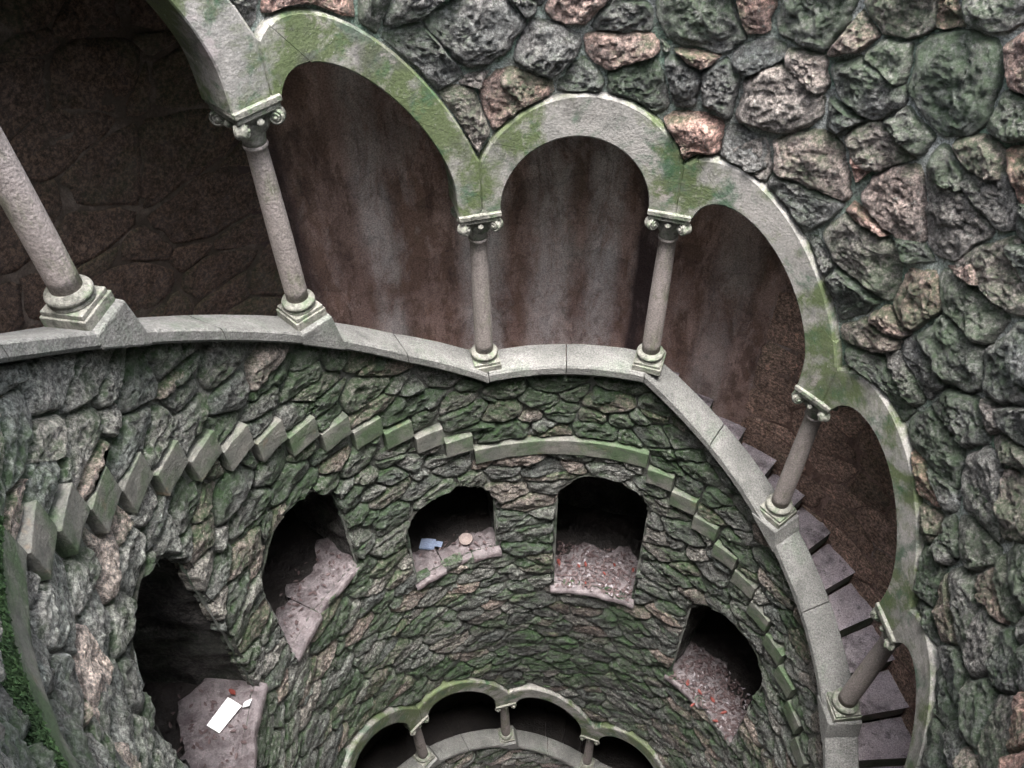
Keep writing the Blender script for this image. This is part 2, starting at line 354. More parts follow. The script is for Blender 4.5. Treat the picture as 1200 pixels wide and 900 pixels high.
# ------------------------------------------------------------------ rubble stones
def ray_cells(S, region, sd, size, K, aniso, gap, p=9, wob=.06, margin=.014, wv=.42):
    """star-shaped Voronoi cells round the seeds S (u,v in metres); returns polar radii."""
    out = []; A = np.array([1.0, aniso]); Q = S*A
    ph = np.arange(K)*2*pi/K
    wts = rng.uniform(-1, 1, len(S))*(size*wv)**2
    for i in range(len(S)):
        dv = Q-Q[i]; d2 = (dv**2).sum(1); nb = np.where((d2 > 1e-9) & (d2 < (size*3.2)**2))[0]
        if len(nb) < 3: out.append(None); continue
        dn = dv[nb]; ln = np.sqrt(d2[nb]); w = (wts[i]-wts[nb])
        dirs = np.stack([np.cos(ph), np.sin(ph)], -1)
        dot = dirs @ dn.T
        num = np.maximum((d2[nb]+w)/2-gap*ln, .01*size)
        L = np.where(dot > 1e-4, num/np.maximum(dot, 1e-4), 1e3)
        L = np.minimum(L, size*1.5); L = (L**-p).sum(1)**(-1/p)
        nz = fbm(np.stack([dirs[:, 0]*2.2, dirs[:, 1]*2.2, np.full(K, i*3.7)], -1), 4, 3)
        L = L*(1+wob*nz)
        D = dirs*L[:, None]/A                 # back to metres
        # clip against openings
        ts = np.linspace(.08, 1, 24); PU = S[i, 0]+D[:, None, 0]*ts; PV = S[i, 1]+D[:, None, 1]*ts
        ok = sd(PU/ARC, PV) > margin; first = np.argmin(ok, 1); allok = ok.all(1)
        lim = np.where(allok, 1.0, ts[np.maximum(first-1, 0)]*(first > 0)); D = D*lim[:, None]
        ar = .5*np.abs(np.sum(D[:, 0]*np.roll(D[:, 1], -1)-D[:, 1]*np.roll(D[:, 0], -1)))
        out.append((D, ar))
    return out
def seeds(u0, u1, v0, v1, size, aniso, jit=.38, shear=0.0):
    nu = int((u1-u0)/size)+1; dv = size/aniso*.9; nv = int((v1-v0)/dv)+1
    S = []
    for j in range(nv):
        for i in range(nu):
            S.append((u0+(i+.5*(j % 2)+rng.uniform(-jit, jit))*size, v0+(j+rng.uniform(-jit, jit))*dv))
    S = np.array(S); S[:, 1] += shear*S[:, 0]; return S
def rubble(parent, mat, S, sd, size, aniso, H, K, M, gap, Rf, amp=.02, minarea=.0015, prefix='stone', cull=True, limit=300, freq=6, mossf=None, facet=1.0, sign=-1, dome=3.0, p=9, wob=.06, wv=.42, tonef=None, darkenf=None):
    S = S[sd(S[:, 0]/ARC, S[:, 1]) > .02*size]
    if cull:
        x, y, d = proj(P(S[:, 0]/ARC, Rf, S[:, 1])); m = 160
        S = S[(d > .3) & (x > -m) & (x < 1200+m) & (y > -m) & (y < 900+m*.8)]
    cells = ray_cells(S, None, sd, size, K, aniso, gap, p, wob, wv=wv)
    items = []
    rho = np.concatenate([(np.arange(1, M)/(M-1))**.72]); rho = np.append(rho, 1.0)
    for i, c in enumerate(cells):
        if c is None or c[1] < minarea: continue
        D, ar = c; sz = math.sqrt(ar)
        u = S[i, 0]+np.concatenate([[0], (rho[:, None]*D[None, :, 0]).ravel()])
        v = S[i, 1]+np.concatenate([[0], (rho[:, None]*D[None, :, 1]).ravel()])
        rr = np.concatenate([[0], np.repeat(rho, K)]); ring = np.concatenate([[0], np.repeat(np.arange(1, M+1), K)])
        h = H*np.clip(1-rr**dome, 0, 1)**.6
        q = np.stack([(u-S[i, 0])/sz, (v-S[i, 1])/sz], -1)
        hm = H*rng.uniform(.75, 1.15)
        hh = np.full(len(u), hm)
        for k in range(5):
            an = rng.uniform(0, 2*pi); sl_ = rng.uniform(.1, .9)*facet; of = rng.uniform(.75, 1.25)
            hh = np.minimum(hh, hm*(of-sl_*(q[:, 0]*cos(an)+q[:, 1]*sin(an))*.8))
        h = np.minimum(h*1.15, np.maximum(hh, .15*H))
        p3 = P(u/ARC, Rf, v)
        edge = np.clip((1-rr)*4, 0.25, 1)
        nn = fbm(p3*freq*1.6+i*1.3, 5, 21); rd = 1-np.abs(fbm(p3*freq*3.1+i, 4, 31))*2.6
        st = fbm(p3*np.array([freq*1.2, freq*1.2, freq*1.9])+i*2.1, 2, 41)*3.0; st = (np.floor(st)+np.clip((st-np.floor(st))*3, 0, 1))/3.0   # broken ledges
        h = h+amp*edge*(nn*1.1+rd*.4+st*.45-.1)+.007*edge*(1-2*np.abs(fbm(p3*freq*7+i, 2, 61)))
        h = np.where(ring == M, -.055, h)
        r = Rf+sign*h
        W = P(u/ARC, r, v); c0 = P(S[i, 0]/ARC, Rf, S[i, 1])
        F = [(0, 1+k, 1+(k+1) % K) for k in range(K)]
        F += [tuple(int(x) for x in f) for f in (lambda g: g)(np.array([(1+(m_)*K+k, 1+(m_+1)*K+k, 1+(m_+1)*K+(k+1) % K, 1+m_*K+(k+1) % K) for m_ in range(M-1) for k in range(K)]))]
        tone = rng.random()**.95 if tonef is None else tonef(S[i, 0]/ARC)*rng.uniform(.75, 1.25); dp = float(darkenf(S[i, 0]/ARC, S[i, 1]))*rng.uniform(.6, 1.2) if darkenf else 0; ms = rng.uniform(-.35, .3)+(mossf(S[i, 0]/ARC, S[i, 1]) if mossf else 0)
        items.append((W, F, tone, ms, c0, np.linalg.norm(c0-np.array([CAMX, CAMY, ZO]))/math.sqrt(ar), dp))
    items.sort(key=lambda t: t[5])
    for (W, F, tone, ms, c0, _, dp) in items[:limit]:
        me = mesh('stone', W-c0, F, mat, True, dict(tone=np.full(len(W), tone), moss=np.full(len(W), ms), damp=np.full(len(W), dp)))
        setp(link(prefix, me, None, c0.tolist()), parent)
    rest = items[limit:]
    if rest:
        V = np.concatenate([t[0] for t in rest]); off = np.cumsum([0]+[len(t[0]) for t in rest]); F = []
        for t, o_ in zip(rest, off): F += [tuple(i+o_ for i in f) for f in t[1]]
        o = link('rubble', mesh('rubble', V, F, mat, True, dict(tone=np.concatenate([np.full(len(t[0]), t[2]) for t in rest]), moss=np.concatenate([np.full(len(t[0]), t[3]) for t in rest]), damp=np.concatenate([np.full(len(t[0]), t[6]) for t in rest]))))
        setp(o, parent); o['kind'] = 'stuff'
    print(prefix, parent.name, len(items))

sdU = lambda b, z: np.minimum((z-ext(b))/1.15, np.where(b > -2.4, 9, -9))
sdP = lambda b, z: np.minimum((zline(b)-.29-z)/1.2, z-ftop(b))
def fbot(b): return np.minimum(np.minimum(ftop(b-.02), ftop(b+.02)), ftop(b))-.17
def sdS(b, z):
    q = np.stack(np.broadcast_arrays(b*ARC, z, 0*z), -1)
    return np.minimum(np.minimum(fbot(b)-z, z-ext(b+11)), sd_niche(b, z)+.03*fbm(q*7, 3, 55)+.01)
sdL = lambda b, z: np.minimum((zline(b)-.29-z)/1.2, z-ftop(b))
sdL2 = lambda b, z: fbot(b)-z
mossP = lambda b, z: .05+.45*np.exp(-((b-.3)/1.3)**2)
damp = lambda b, z: 1.3*np.exp(-((b-.45)/1.5)**2-((z+9.3)/1.9)**2)+.45*np.exp(-((b-1.6)/.8)**2-((z+6.2)/1.0)**2)-.45*np.exp(-((b+2.9)/.9)**2)  # darker round the lower centre and mid right, paler at far left
mossU = lambda b, z: .25*np.exp(-((b-2.6)/1.2)**2)
mossS = lambda b, z: .35*np.exp(-((b+1.2)/.5)**2)+.3*np.exp(-((b-.3)/.5)**2-((z+7.0)/.5)**2)
rubble(T_upper, M_upper, seeds(-2.4*ARC, 4.6*ARC, -6.5, -.2, .272, 1.12, .48), sdU, .272, 1.12, .060, 60, 22, .006, 2.028, amp=.030, mossf=mossU, freq=7, p=16, wob=.2, facet=1.6, dome=5, wv=.7, minarea=.0008)
rubble(T_para, M_shaft, seeds(-4.4*ARC, 4.3*ARC, -8, -1.2, .25, 1.45, .47), sdP, .25, 1.45, .036, 34, 12, .007, 2.048, amp=.027, darkenf=damp, mossf=mossP, freq=8, p=12, wob=.13, facet=1.4, dome=5, wv=.6)  # damp: placed darker and paler areas
rubble(T_shaft, M_shaft, seeds(-4.4*ARC, 4.3*ARC, -13.5, -2.2, .28, 1.55, .45), sdS, .28, 1.55, .038, 32, 11, .007, 2.048, amp=.027, darkenf=damp, mossf=mossS, freq=8, p=12, wob=.13, facet=1.4, dome=5, wv=.6)  # damp: placed darker and paler areas
rubble(T_lpar, M_shaft, seeds((9.2)*ARC, 13*ARC, -14.2, -10, .3, 1.6, .36), sdL, .3, 1.6, .05, 16, 5, .007, 2.015, amp=.02)
rubble(T_lpar, M_shaft, seeds((9.2)*ARC, 13*ARC, -15, -11, .34, 1.6, .36), sdL2, .34, 1.6, .05, 14, 4, .008, 2.015, amp=.02, limit=0)
# boulders set flush in the gallery's outer wall
T_gal = empty('gallery_masonry', P(-2, 2.9, -2).tolist(), 'dark brown rubble masonry at the back of the spiral gallery', 'wall')
def sdG(b, z):
    a_ = np.where(b < 0, -(b+.75), b-1.45)
    return np.minimum(np.minimum(zline(b)+1.95-z, z-zline(b)+1.15), a_)
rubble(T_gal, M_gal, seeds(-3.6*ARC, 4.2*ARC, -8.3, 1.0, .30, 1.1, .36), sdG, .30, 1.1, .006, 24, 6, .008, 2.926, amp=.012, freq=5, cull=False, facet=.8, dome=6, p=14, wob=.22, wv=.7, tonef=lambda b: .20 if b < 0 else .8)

# ------------------------------------------------------------------ staircase
T_st = empty('spiral_staircase', P(0, 2.4, -5.2).tolist(), 'spiral stone staircase whose tread ends form a zigzag band along the shaft wall', 'staircase')
def wedge(b0, b1, r0, r1, z0, z1, nb=3, jit=0):
    mb = MB(); bs_ = np.linspace(b0, b1, nb)
    V = np.concatenate([P(bs_, r, z) for r, z in ((r0, z0), (r1, z0), (r1, z1), (r0, z1))])
    F = []
    for i in range(nb-1):
        for k in range(4):
            a_, c_ = k*nb+i, ((k+1) % 4)*nb+i
            F.append((a_, c_, c_+1, a_+1))
    F += [tuple(k*nb for k in range(4))[::-1], tuple(k*nb+nb-1 for k in range(4))]
    return mb.add(V, F)
def chipped(b0, b1, r0, z0, z1, nb, seed):    # exposed end of a tread: worn, slightly uneven block
    nz_ = 9; pts = [(r0, z) for z in np.linspace(z0, z1, nz_)]+[(r, z1) for r in (r0+.02, r0+.045, 2.16, 2.94)]+[(2.94, z0), (2.06, z0), (r0+.02, z0)]
    bs_ = np.linspace(b0, b1, nb); m = len(pts); V = []
    for i, (r, z) in enumerate(pts):
        p = P(bs_, r, z); n1 = fbm(p*9+seed, 4, 6); n2 = fbm(p*9+seed+40, 4, 6); edge = 1.0 if i < nz_+2 or i == m-1 else 0
        corner = edge*(.9 if i in (0, nz_-1) else .3)
        ends = np.zeros(nb); ends[0] = ends[-1] = 1
        V.append(P(bs_+.006*n2*edge, r+(.009*np.abs(n1)*corner+.003*n1+.003*ends*np.abs(n2))*edge, z+.006*n2*corner))
    V = np.concatenate(V); F = []
    for i in range(nb-1):
        for k in range(m): F.append((k*nb+i, ((k+1) % m)*nb+i, ((k+1) % m)*nb+i+1, k*nb+i+1))
    F += [tuple(k*nb for k in range(m))[::-1], tuple(k*nb+nb-1 for k in range(m))]
    return MB().add(V, F)
for (b0, b1, zt_, kind) in FL:
    if b1 < -4.3 or (4.3 < b0 < 8.5): 
        pass
    j = rng.uniform(-.012, .012, 3)
    w_ = chipped(b0+.005+j[2]*.4, b1-.005+j[2]*.4, 1.990+j[0]*.7, zt_-.178+j[1]*.5, zt_+j[1]*.5, 9 if kind == 'step' else 49, rng.uniform(0, 90))
    o = w_.obj('tread' if kind == 'step' else 'landing_slab', M_block, T_st, bevel=.004)
    o.matrix_parent_inverse = Matrix.Translation(-Vector(T_st.location))
    t_ = wedge(b0+.002, b1-.002, 2.165, 2.93, zt_+.004, zt_+.010, 3 if kind == 'step' else 25).obj('paving', M_tread if b0 < 7 else M_floor_shade, o)  # on the lower turn, near-black paving colour imitates the gallery's shade
# moss carpet on the near landing ledge
mb = MB(); V = []; F = []
for i in range(9000):
    b = rng.uniform(-4.2, -2.93); r_ = rng.uniform(1.985, 2.05); z = -2.17+rng.uniform(0, .012)
    if fbm(np.array([b*6, r_*10, 3.0]), 3, 4) < -.42: continue
    c = P(b, r_, z); h = rng.uniform(.008, .03); a_ = rng.uniform(0, 2*pi); w_ = rng.uniform(.004, .008)
    t = np.array([cos(a_), sin(a_), 0]); k = len(V)
    V += [c-t*w_, c+t*w_, c+np.array([rng.uniform(-.01, .01), rng.uniform(-.01, .01), h])]; F.append((k, k+1, k+2))
tag(link('moss', mesh('moss', V, F, M_moss)), 'bright green moss carpet on the landing ledge at lower left', 'moss', kind='stuff')

# ------------------------------------------------------------------ copings
def coping(b_from, b_to, dz, dz1=None, th=.095, r0=1.95, r1=2.19, name='coping_stone', parent=None):
    n = max(3, int((b_to-b_from)/.05)+1); bs_ = np.linspace(b_from, b_to, n); zz = zline(bs_)+dz+((dz if dz1 is None else dz1)-dz)*np.linspace(0, 1, n)
    prof = [(r0+.012, -th), (r0, -th+.02), (r0, -.016), (r0+.014, 0), (r1-.01, 0), (r1, -.01), (r1, -th)]
    m = len(prof); V = []
    for (r_, dz_) in prof:
        nz = .004*fbm(P(bs_, r_, zz+dz_)*25, 2, 3)
        V.append(P(bs_, r_+nz, zz+dz_))
    V = np.concatenate(V); F = []
    for i in range(n-1):
        for k in range(m): F.append((k*n+i, ((k+1) % m)*n+i, ((k+1) % m)*n+i+1, k*n+i+1))
    F += [tuple(k*n for k in range(m))[::-1], tuple(k*n+n-1 for k in range(m))]
    o = link(name, mesh(name, V, F, M_cope)); setp(o, parent); return o
T_cope = empty('parapet_coping', P(0, 2.07, -4.3).tolist(), 'long grey stone coping curving under the five large columns', 'coping')
T_cope2 = empty('parapet_coping', P(11, 2.07, -11.7).tolist(), 'small distant stone coping under the dark arcade at the bottom', 'coping')
DZ = {-4: -.17, -3: -.195, -2: -.2, -1: -.2, 0: -.112, 1: -.13, 2: -.13, 3: -.15, 4: -.15}
def kneeler(k, parent, dz0):
    zt_ = float(zline(k))-.118
    w0, w1 = -.10, .10
    prof = [(w0, zt_), (w1, zt_), (w1+.035, float(zline(k+w1+.035))+dz0-.002), (w1+.035, float(zline(k+w1+.035))+dz0-.097), (w0, float(zline(k+w0))+dz0-.097)]
    V = np.concatenate([[P(k+s_, r_, z_) for s_, z_ in prof] for r_ in (1.944, 2.196)]); m = len(prof)
    F = [tuple(range(m))[::-1], tuple(range(m, 2*m))]+[(i, (i+1) % m, m+(i+1) % m, m+i) for i in range(m)]
    o = MB().add(V, [f for f in F]).obj('kneeler_stone', M_cope, None, bevel=.012); setp(o, parent)
for k in range(-4, 5):
    dz = DZ[k]
    for q, (f0, f1) in enumerate(((0.003, .497), (.503, .997))):
        coping(k+f0, k+f1, -.114 if (k, q) == (1, 0) else dz, {(-1, 1): -.128, (1, 0): -.13}.get((k, q)), parent=T_cope)
    if k not in (0, 1) and k > -3 and k < 4: kneeler(k, T_cope, dz)
for k in range(9, 14):
    for f0, f1 in ((0.003, .497), (.503, .997)): coping(k+f0, k+f1, -.15, parent=T_cope2)
    kneeler(k, T_cope2, -.15)

# ------------------------------------------------------------------ arches
def arch(k, label, group):
    t = empty('stone_arch', P(k+.5, 2.0, float(zline(k+.5))+1.3).tolist(), label, 'arch', group)
    R0, R1 = 1.972, 2.20
    cuts = [0, .32, .68, 1]
    N_ = 48; ph = pi-np.linspace(0, pi, N_+1)
    si = .5+.388*np.cos(ph); zi = .45*np.sin(ph)
    # outward rays meet the extrados or the bay's side line
    so_, zo = [], []
    for f in ph:
        dx, dz = cos(f), sin(f)
        for L in np.linspace(.3, 1.2, 901):
            s_, z_ = .5+dx*L*.5/.571, dz*L*.571*0+dz*L*.6
            if s_ <= 0.0 or s_ >= 1.0 or z_ >= .05+.65*math.sqrt(max(0, 1-((s_-.5)/.56)**2)): break
        so_.append(min(max(s_, 0), 1)); zo.append(z_)
    so_ = np.array(so_); zo = np.array(zo)
    zlin = lambda s_: zline(k+s_)+1.25
    def zint(s_, zz):                         # feet level on the abacus, then leaning with the stair
        w_ = np.clip(1-zz/.13, 0, 1)**2; return zlin(s_)*(1-w_)+(zflat(k+np.clip(s_, 0, .99999))+1.25)*w_+zz
    for a_, c_ in zip(cuts[:-1], cuts[1:]):
        i0, i1 = int(round(a_*N_)), int(round(c_*N_)); idx = np.arange(i0, i1+1); n = len(idx)
        g0 = .0035 if a_ > 0 else 0; g1 = .0035 if c_ < 1 else 0
        s1 = si[idx].copy(); s2 = so_[idx].copy(); z1 = zi[idx].copy(); z2 = zo[idx].copy()
        s1[0] += g0; s2[0] += g0; s1[-1] -= g1; s2[-1] -= g1; s2 = s2+lean(k+s2)
        A = zint(s1, z1); B = np.where(z2 < 1e-6, A, zlin(s2)+z2) if False else zlin(s2)+z2
        low = z2 < .02; B = np.where(low, zflat(k+np.clip(s2, 0, .99999))+1.25+z2, B); s2 = np.where(low, so_[idx], s2)
        rows = [P(k+s1, R0+.006, A), P(k+s1+(s2-s1)*.04, R0, A+(B-A)*.04), P(k+s1+(s2-s1)*.5, R0, A+(B-A)*.5), P(k+s1+(s2-s1)*.95, R0, A+(B-A)*.95), P(k+s2, R0+.010, B), P(k+s2, 2.06, B), P(k+s1, R1, A)]
        rows = [r_+np.array([0, 0, 1])*0 for r_ in rows]
        m = len(rows); V = np.concatenate(rows); F = []
        for i in range(n-1):
            for q in range(m): F.append((q*n+i, ((q+1) % m)*n+i, ((q+1) % m)*n+i+1, q*n+i+1)[::-1])
        F += [tuple(q*n for q in range(m)), tuple(q*n+n-1 for q in range(m))[::-1]]
        me = mesh('voussoir', V, F, M_arch, False)
        setp(link('voussoir', me), t)
    return t
AL = {-2: ('tall arch at upper left, mostly cut off by the photo edge', None),
      -1: ('broad leaning arch stained yellow-green, left of the round arch', None),
      0: ('nearly round level arch at top centre framing the streaked plaster', None),
      1: ('leaning green-stained arch just right of the round arch', None),
      2: ('dark grey arch on the right above the lit stair treads', None),
      3: ('narrow steep arch at lower right running off the bottom edge', None)}
for k in AL: arch(k, AL[k][0], 'large arches of the spiral gallery')
LL = {9: 'small distant arch at far left of the bottom arcade, cut by the photo bottom', 10: 'small distant arch with the highest crown, second from left in the bottom arcade',
      11: 'small distant arch between the central and right columns of the bottom arcade', 12: 'small distant arch at the right end of the bottom arcade'}
for k in LL: arch(k, LL[k], 'small distant arches of the bottom arcade')

# ------------------------------------------------------------------ columns
def column_parts():
    base = MB(); base.box((0, 0, -.0925), (.102, .102, .0275)); base.box((0, 0, -.0525), (.093, .093, .0125))
    base2 = [(.0, -.04), (.094, -.04)]
    pr = [(0.001, -.041), (.088, -.041), (.092, -.033), (.086, -.024)]
    pr += [(.074+.022*cos(a_), .0+.020*sin(a_)) for a_ in np.linspace(-1.2, 1.3, 9)]+[(.068, .026), (.001, .026)]
    tor = MB().lathe(pr, 36)
    hs_ = np.linspace(.02, .985, 14); sh = [(.001, .02)]
    for h in hs_:
        t = (h-.02)/.965; sh.append((.063-.010*t**1.6+.0015*sin(pi*t), h))
    sh += [(.056, .988), (.061, .993), (.0625, 1.0), (.061, 1.007), (.056, 1.012), (.001, 1.012)]
    shaft = MB().lathe(sh, 32)
    cap = MB().lathe([(.001, 1.011), (.056, 1.012), (.058, 1.03), (.064, 1.06), (.074, 1.09), (.082, 1.115), (.088, 1.14), (.086, 1.165), (.001, 1.17)], 32)
    cap.box((0, 0, 1.178), (.098, .098, .014))
    ab = MB(); ab.box((0, 0, 1.205), (.119, .119, .0155)); ab.box((0, 0, 1.2365), (.128, .128, .0155))
    vol = MB(); D = Matrix
    for q in range(4):
        a_ = pi/4+q*pi/2; c = Vector((cos(a_)*.136, sin(a_)*.136, 1.150)); side = Vector((-sin(a_), cos(a_), 0)); outd = Vector((cos(a_), sin(a_), 0))
        vm = MB(); R3 = Matrix((side, outd, Vector((0, 0, 1)))).transposed()  # not used for lathe
        M4 = Matrix.Translation(c) @ Matrix((( outd.x, 0, side.x), (outd.y, 0, side.y), (0, 1, 0))).to_4x4()
        vm.lathe([(.001, -.026), (.018, -.026), (.030, -.021), (.039, -.024), (.042, -.014), (.037, 0), (.042, .014), (.039, .024), (.030, .021), (.018, .026), (.001, .026)], 20, M4)
        for sg in (-1, 1):
            pts = []
            for i in range(22):
                tt = i/21; ang = -tt*3.6*pi+1.2; rr = .036*(1-tt*.75)
                pts.append(c+side*sg*(.024+.004*tt)+outd*rr*cos(ang)+Vector((0, 0, 1))*rr*sin(ang))
            vm.tube(pts, [.0055]*22, 6)
            vm.lathe([(.001, -.011), (.008, -.008), (.011, 0), (.008, .008), (.001, .011)], 10, Matrix.Translation(c+side*sg*.029))
        vol.V += vm.V; vol.F += [tuple(i+vol.n for i in f) for f in vm.F]; vol.n += vm.n
        # ball ornament in the middle of each face
        an = q*pi/2; bc = Vector((cos(an)*.106, sin(an)*.106, 1.155))
        cap.lathe([(.001, -.02), (.012, -.016), (.019, -.006), (.02, 0), (.019, .006), (.012, .016), (.001, .02)], 14, Matrix.Translation(bc))
        # curling leaf from the bell to the corner
        pts = [Vector((cos(a_)*rr, sin(a_)*rr, zz)) for rr, zz in ((.055, 1.07), (.072, 1.10), (.09, 1.14), (.105, 1.18))]
        cap.tube(pts, [.014, .018, .02, .016], 8)
    return base, tor, shaft, cap, ab, vol
cp = column_parts()
ME = [cp[0].mesh('plinth', M_cap), cp[1].mesh('base_moulding', M_cap, True), cp[2].mesh('shaft', M_col, True), cp[3].mesh('capital', M_cap, False), cp[4].mesh('abacus', M_cap), cp[5].mesh('volutes', M_cap, True)]
ME[3].polygons.foreach_set('use_smooth', [True]*len(ME[3].polygons))
def column(k, label, group):
    t = empty('stone_column', P(k, 2.078, float(zline(k))).tolist(), label, 'column', group, -(TH0+k*BAY))
    for me in ME:
        nm = me.name if me.name != 'capital' else 'capital'
        o = link(nm, me, t)
        if me.name in ('plinth', 'abacus'):
            m = o.modifiers.new('bevel', 'BEVEL'); m.width = .004; m.segments = 2
    return t
CLAB = {-2: 'leftmost and thickest column, pinkish shaft cut off by the left photo edge', -1: 'second large column from the left, below the green moss-stained arch junction',
        0: 'upright column left of the round arch at top centre', 1: 'slightly tilted column right of the round arch at top centre',
        2: 'leaning column on the right beside the first visible stair treads', 3: 'strongly leaning dark column at lower right, lowest on the stairs'}
for k in CLAB: column(k, CLAB[k], 'large columns of the spiral gallery')
for k, lb in {9: 'far left small distant column of the bottom arcade', 10: 'small distant column left of centre in the bottom arcade', 11: 'small distant column at the centre of the bottom arcade', 12: 'small distant column right of centre in the bottom arcade', 13: None}.items():
    if lb and k != 9: column(k, lb, 'small columns of the bottom arcade')

# ------------------------------------------------------------------ niches
NL = ['tall irregular niche at lower left with a white sheet of paper on its floor', 'leaf-shaped niche second from left with pale stone sill',
      'small round-topped niche at centre holding a dish and a blue card', 'round-topped niche right of centre, floor strewn with red leaves', 'slanting niche at right full of wet red and brown leaves']
RB = [2.52, 2.36, 2.26, 2.46, 2.42]
def niche(i):
    b0, b1, z0, z1 = NICHES[i]; hw = (b1-b0)/2*ARC; bc = (b0+b1)/2; hh = min(.42, hw); zs = z1-hh
    t = empty('wall_niche', P(bc, 2.0, z0).tolist(), NL[i], 'niche', 'dark niches in the shaft wall')
    out = [(-hw, z) for z in np.linspace(z0-.14, zs, 26)[:-1]]+[(-hw*cos(a_), zs+hh*sin(a_)) for a_ in np.linspace(0, pi, 34)]+[(hw, z) for z in np.linspace(zs, z0-.14, 26)[1:]]
    out = np.array(out); n = len(out); rs = np.concatenate([[2.02, 2.03, 2.045], np.linspace(2.07, 3.1, 26)]); m = len(rs)
    X = np.broadcast_to(out[:, None, 0], (n, m)); Z = np.broadcast_to(out[:, None, 1], (n, m)); Rr = np.broadcast_to(rs[None], (n, m))
    base = P(bc+X/ARC, Rr, Z)
    nz = .05*fbm(base*np.array([4, 4, 9.]), 4, 7)+.02*(1-2*np.abs(fbm(base*np.array([6, 6, 16.]), 3, 8)))
    nrm = np.stack([X/hw, np.where(Z > zs, (Z-zs)/hh, 0)], -1); nrm /= np.linalg.norm(nrm, axis=-1, keepdims=True)+1e-6
    X2 = X+nrm[..., 0]*(nz+.015); Z2 = Z+nrm[..., 1]*(nz+.015)
    V = P(bc+X2/ARC, Rr, Z2).reshape(-1, 3)
    back = P(bc, 3.12, (z0+z1)/2)[None]; V = np.concatenate([V, back])
    F = [tuple(f) for f in grid_faces(n, m)]+[(j*m+m-1, (j+1)*m+m-1 if j < n-1 else m-1, n*m) for j in range(n)]
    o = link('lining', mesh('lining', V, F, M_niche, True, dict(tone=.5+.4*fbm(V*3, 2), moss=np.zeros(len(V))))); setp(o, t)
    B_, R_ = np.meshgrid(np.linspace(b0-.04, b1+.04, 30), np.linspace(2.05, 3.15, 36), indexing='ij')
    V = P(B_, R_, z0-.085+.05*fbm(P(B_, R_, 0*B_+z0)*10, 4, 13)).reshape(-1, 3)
    o = link('shaded_back_floor', mesh('shaded_back_floor', V, grid_faces(30, 36)[:, ::-1].copy(), M_floor_shade, True)); setp(o, t)  # near-black floor behind the slabs, painted for the shade deep inside
    # floor slabs
    cuts = {0: [0, 1], 1: [0, .42, 1], 2: [0, .36, .7, 1], 3: [0, 1], 4: [0, .5, 1]}[i]
    for q, (f0, f1) in enumerate(zip(cuts[:-1], cuts[1:])):
        ba, bb = b0+(b1-b0)*f0+.004, b0+(b1-b0)*f1-.004; nb, nr = 22, 44
        B_, R_ = np.meshgrid(np.linspace(ba-.03*(f0 == 0), bb+.03*(f1 == 1), nb), np.concatenate([[1.99+(.03 if q % 2 else 0)], np.linspace(1.985+(.03 if q % 2 else 0), RB[i]+rng.uniform(-.03, .05), nr-1)]), indexing='ij')
        fr = R_[0, 0]; er = .02*fbm(P(B_, 2.0, 0*B_+z0)*8, 3, 14); R_ = R_+er*(R_ < 2.1)+.30*fbm(P(B_, 2.0, 0*B_+z0)*6, 5, 24)*np.clip((R_-2.15)/.3, 0, 1)
        Zf = z0+.012*fbm(P(B_, R_, 0*B_+z0)*9, 4, 12)+rng.uniform(-.01, .01)-.012*(R_-fr < .012)
        Zf[:, 0] = z0-.09; Zf[:, -1] = z0-.14
        V = P(B_, R_, Zf).reshape(-1, 3)
        o = link('floor_slab', mesh('floor_slab', V, grid_faces(nb, nr)[:, ::-1].copy(), M_nfloor, True)); setp(o, t)
    return t
for i in range(5): niche(i)

# ------------------------------------------------------------------ litter and small things on the niche floors
def leaf_shape(V, F, c, s, a_, tilt):
    k = len(V); n = 6
    pts = [(-1, 0, 0), (-.45, .42, .12), (.3, .36, .1), (1, 0, .0), (.3, -.36, .14), (-.45, -.42, .08)]
    R3 = Matrix.Rotation(a_, 3, 'Z') @ Matrix.Rotation(tilt[0], 3, 'X') @ Matrix.Rotation(tilt[1], 3, 'Y')
    for p in pts: V.append(np.array(R3 @ Vector(p))*s+c)
    F += [(k, k+1, k+2, k+3), (k, k+3, k+4, k+5)]
def litter(i, n, mat, smin, smax, rlo=2.0, rhi=2.9, name='leaf_litter', dens=None, lab=None):
    b0, b1, z0, z1 = NICHES[i]; V, F = [], []
    for _ in range(n):
        c = P(rng.uniform(b0+.03, b1-.03), rng.uniform(rlo, rhi), z0+.014+rng.uniform(0, .018))
        leaf_shape(V, F, c, rng.uniform(smin, smax)*.8, rng.uniform(0, 6.3), (rng.uniform(-.5, .5), rng.uniform(-.5, .5)))
    tag(link(name, mesh(name, V, F, mat)), lab, 'leaves', kind='stuff')
litter(4, 420, M_leafb, .02, .042, 2.0, 2.5, lab='dark wet leaf litter covering the floor of the right niche')
litter(4, 60, M_leafp, .012, .03, 2.0, 2.5, lab='pale leaves mixed over the floor of the right niche')
litter(3, 380, M_leafb, .018, .036, 2.0, 2.52, lab='dark wet leaf litter covering the floor of the niche right of centre')
litter(3, 60, M_leafp, .012, .03, 2.0, 2.52, lab='pale leaves mixed in the niche right of centre')
litter(1, 70, M_leafb, .015, .035, 2.08, 2.4, lab='brown leaf litter at the back of the leaf-shaped niche')
litter(0, 90, M_leafb, .015, .035, 2.05, 2.55, lab='scattered brown leaves around the white paper')
litter(2, 26, M_leafb, .012, .028, 2.03, 2.3, lab='few small brown leaf scraps in the centre niche')
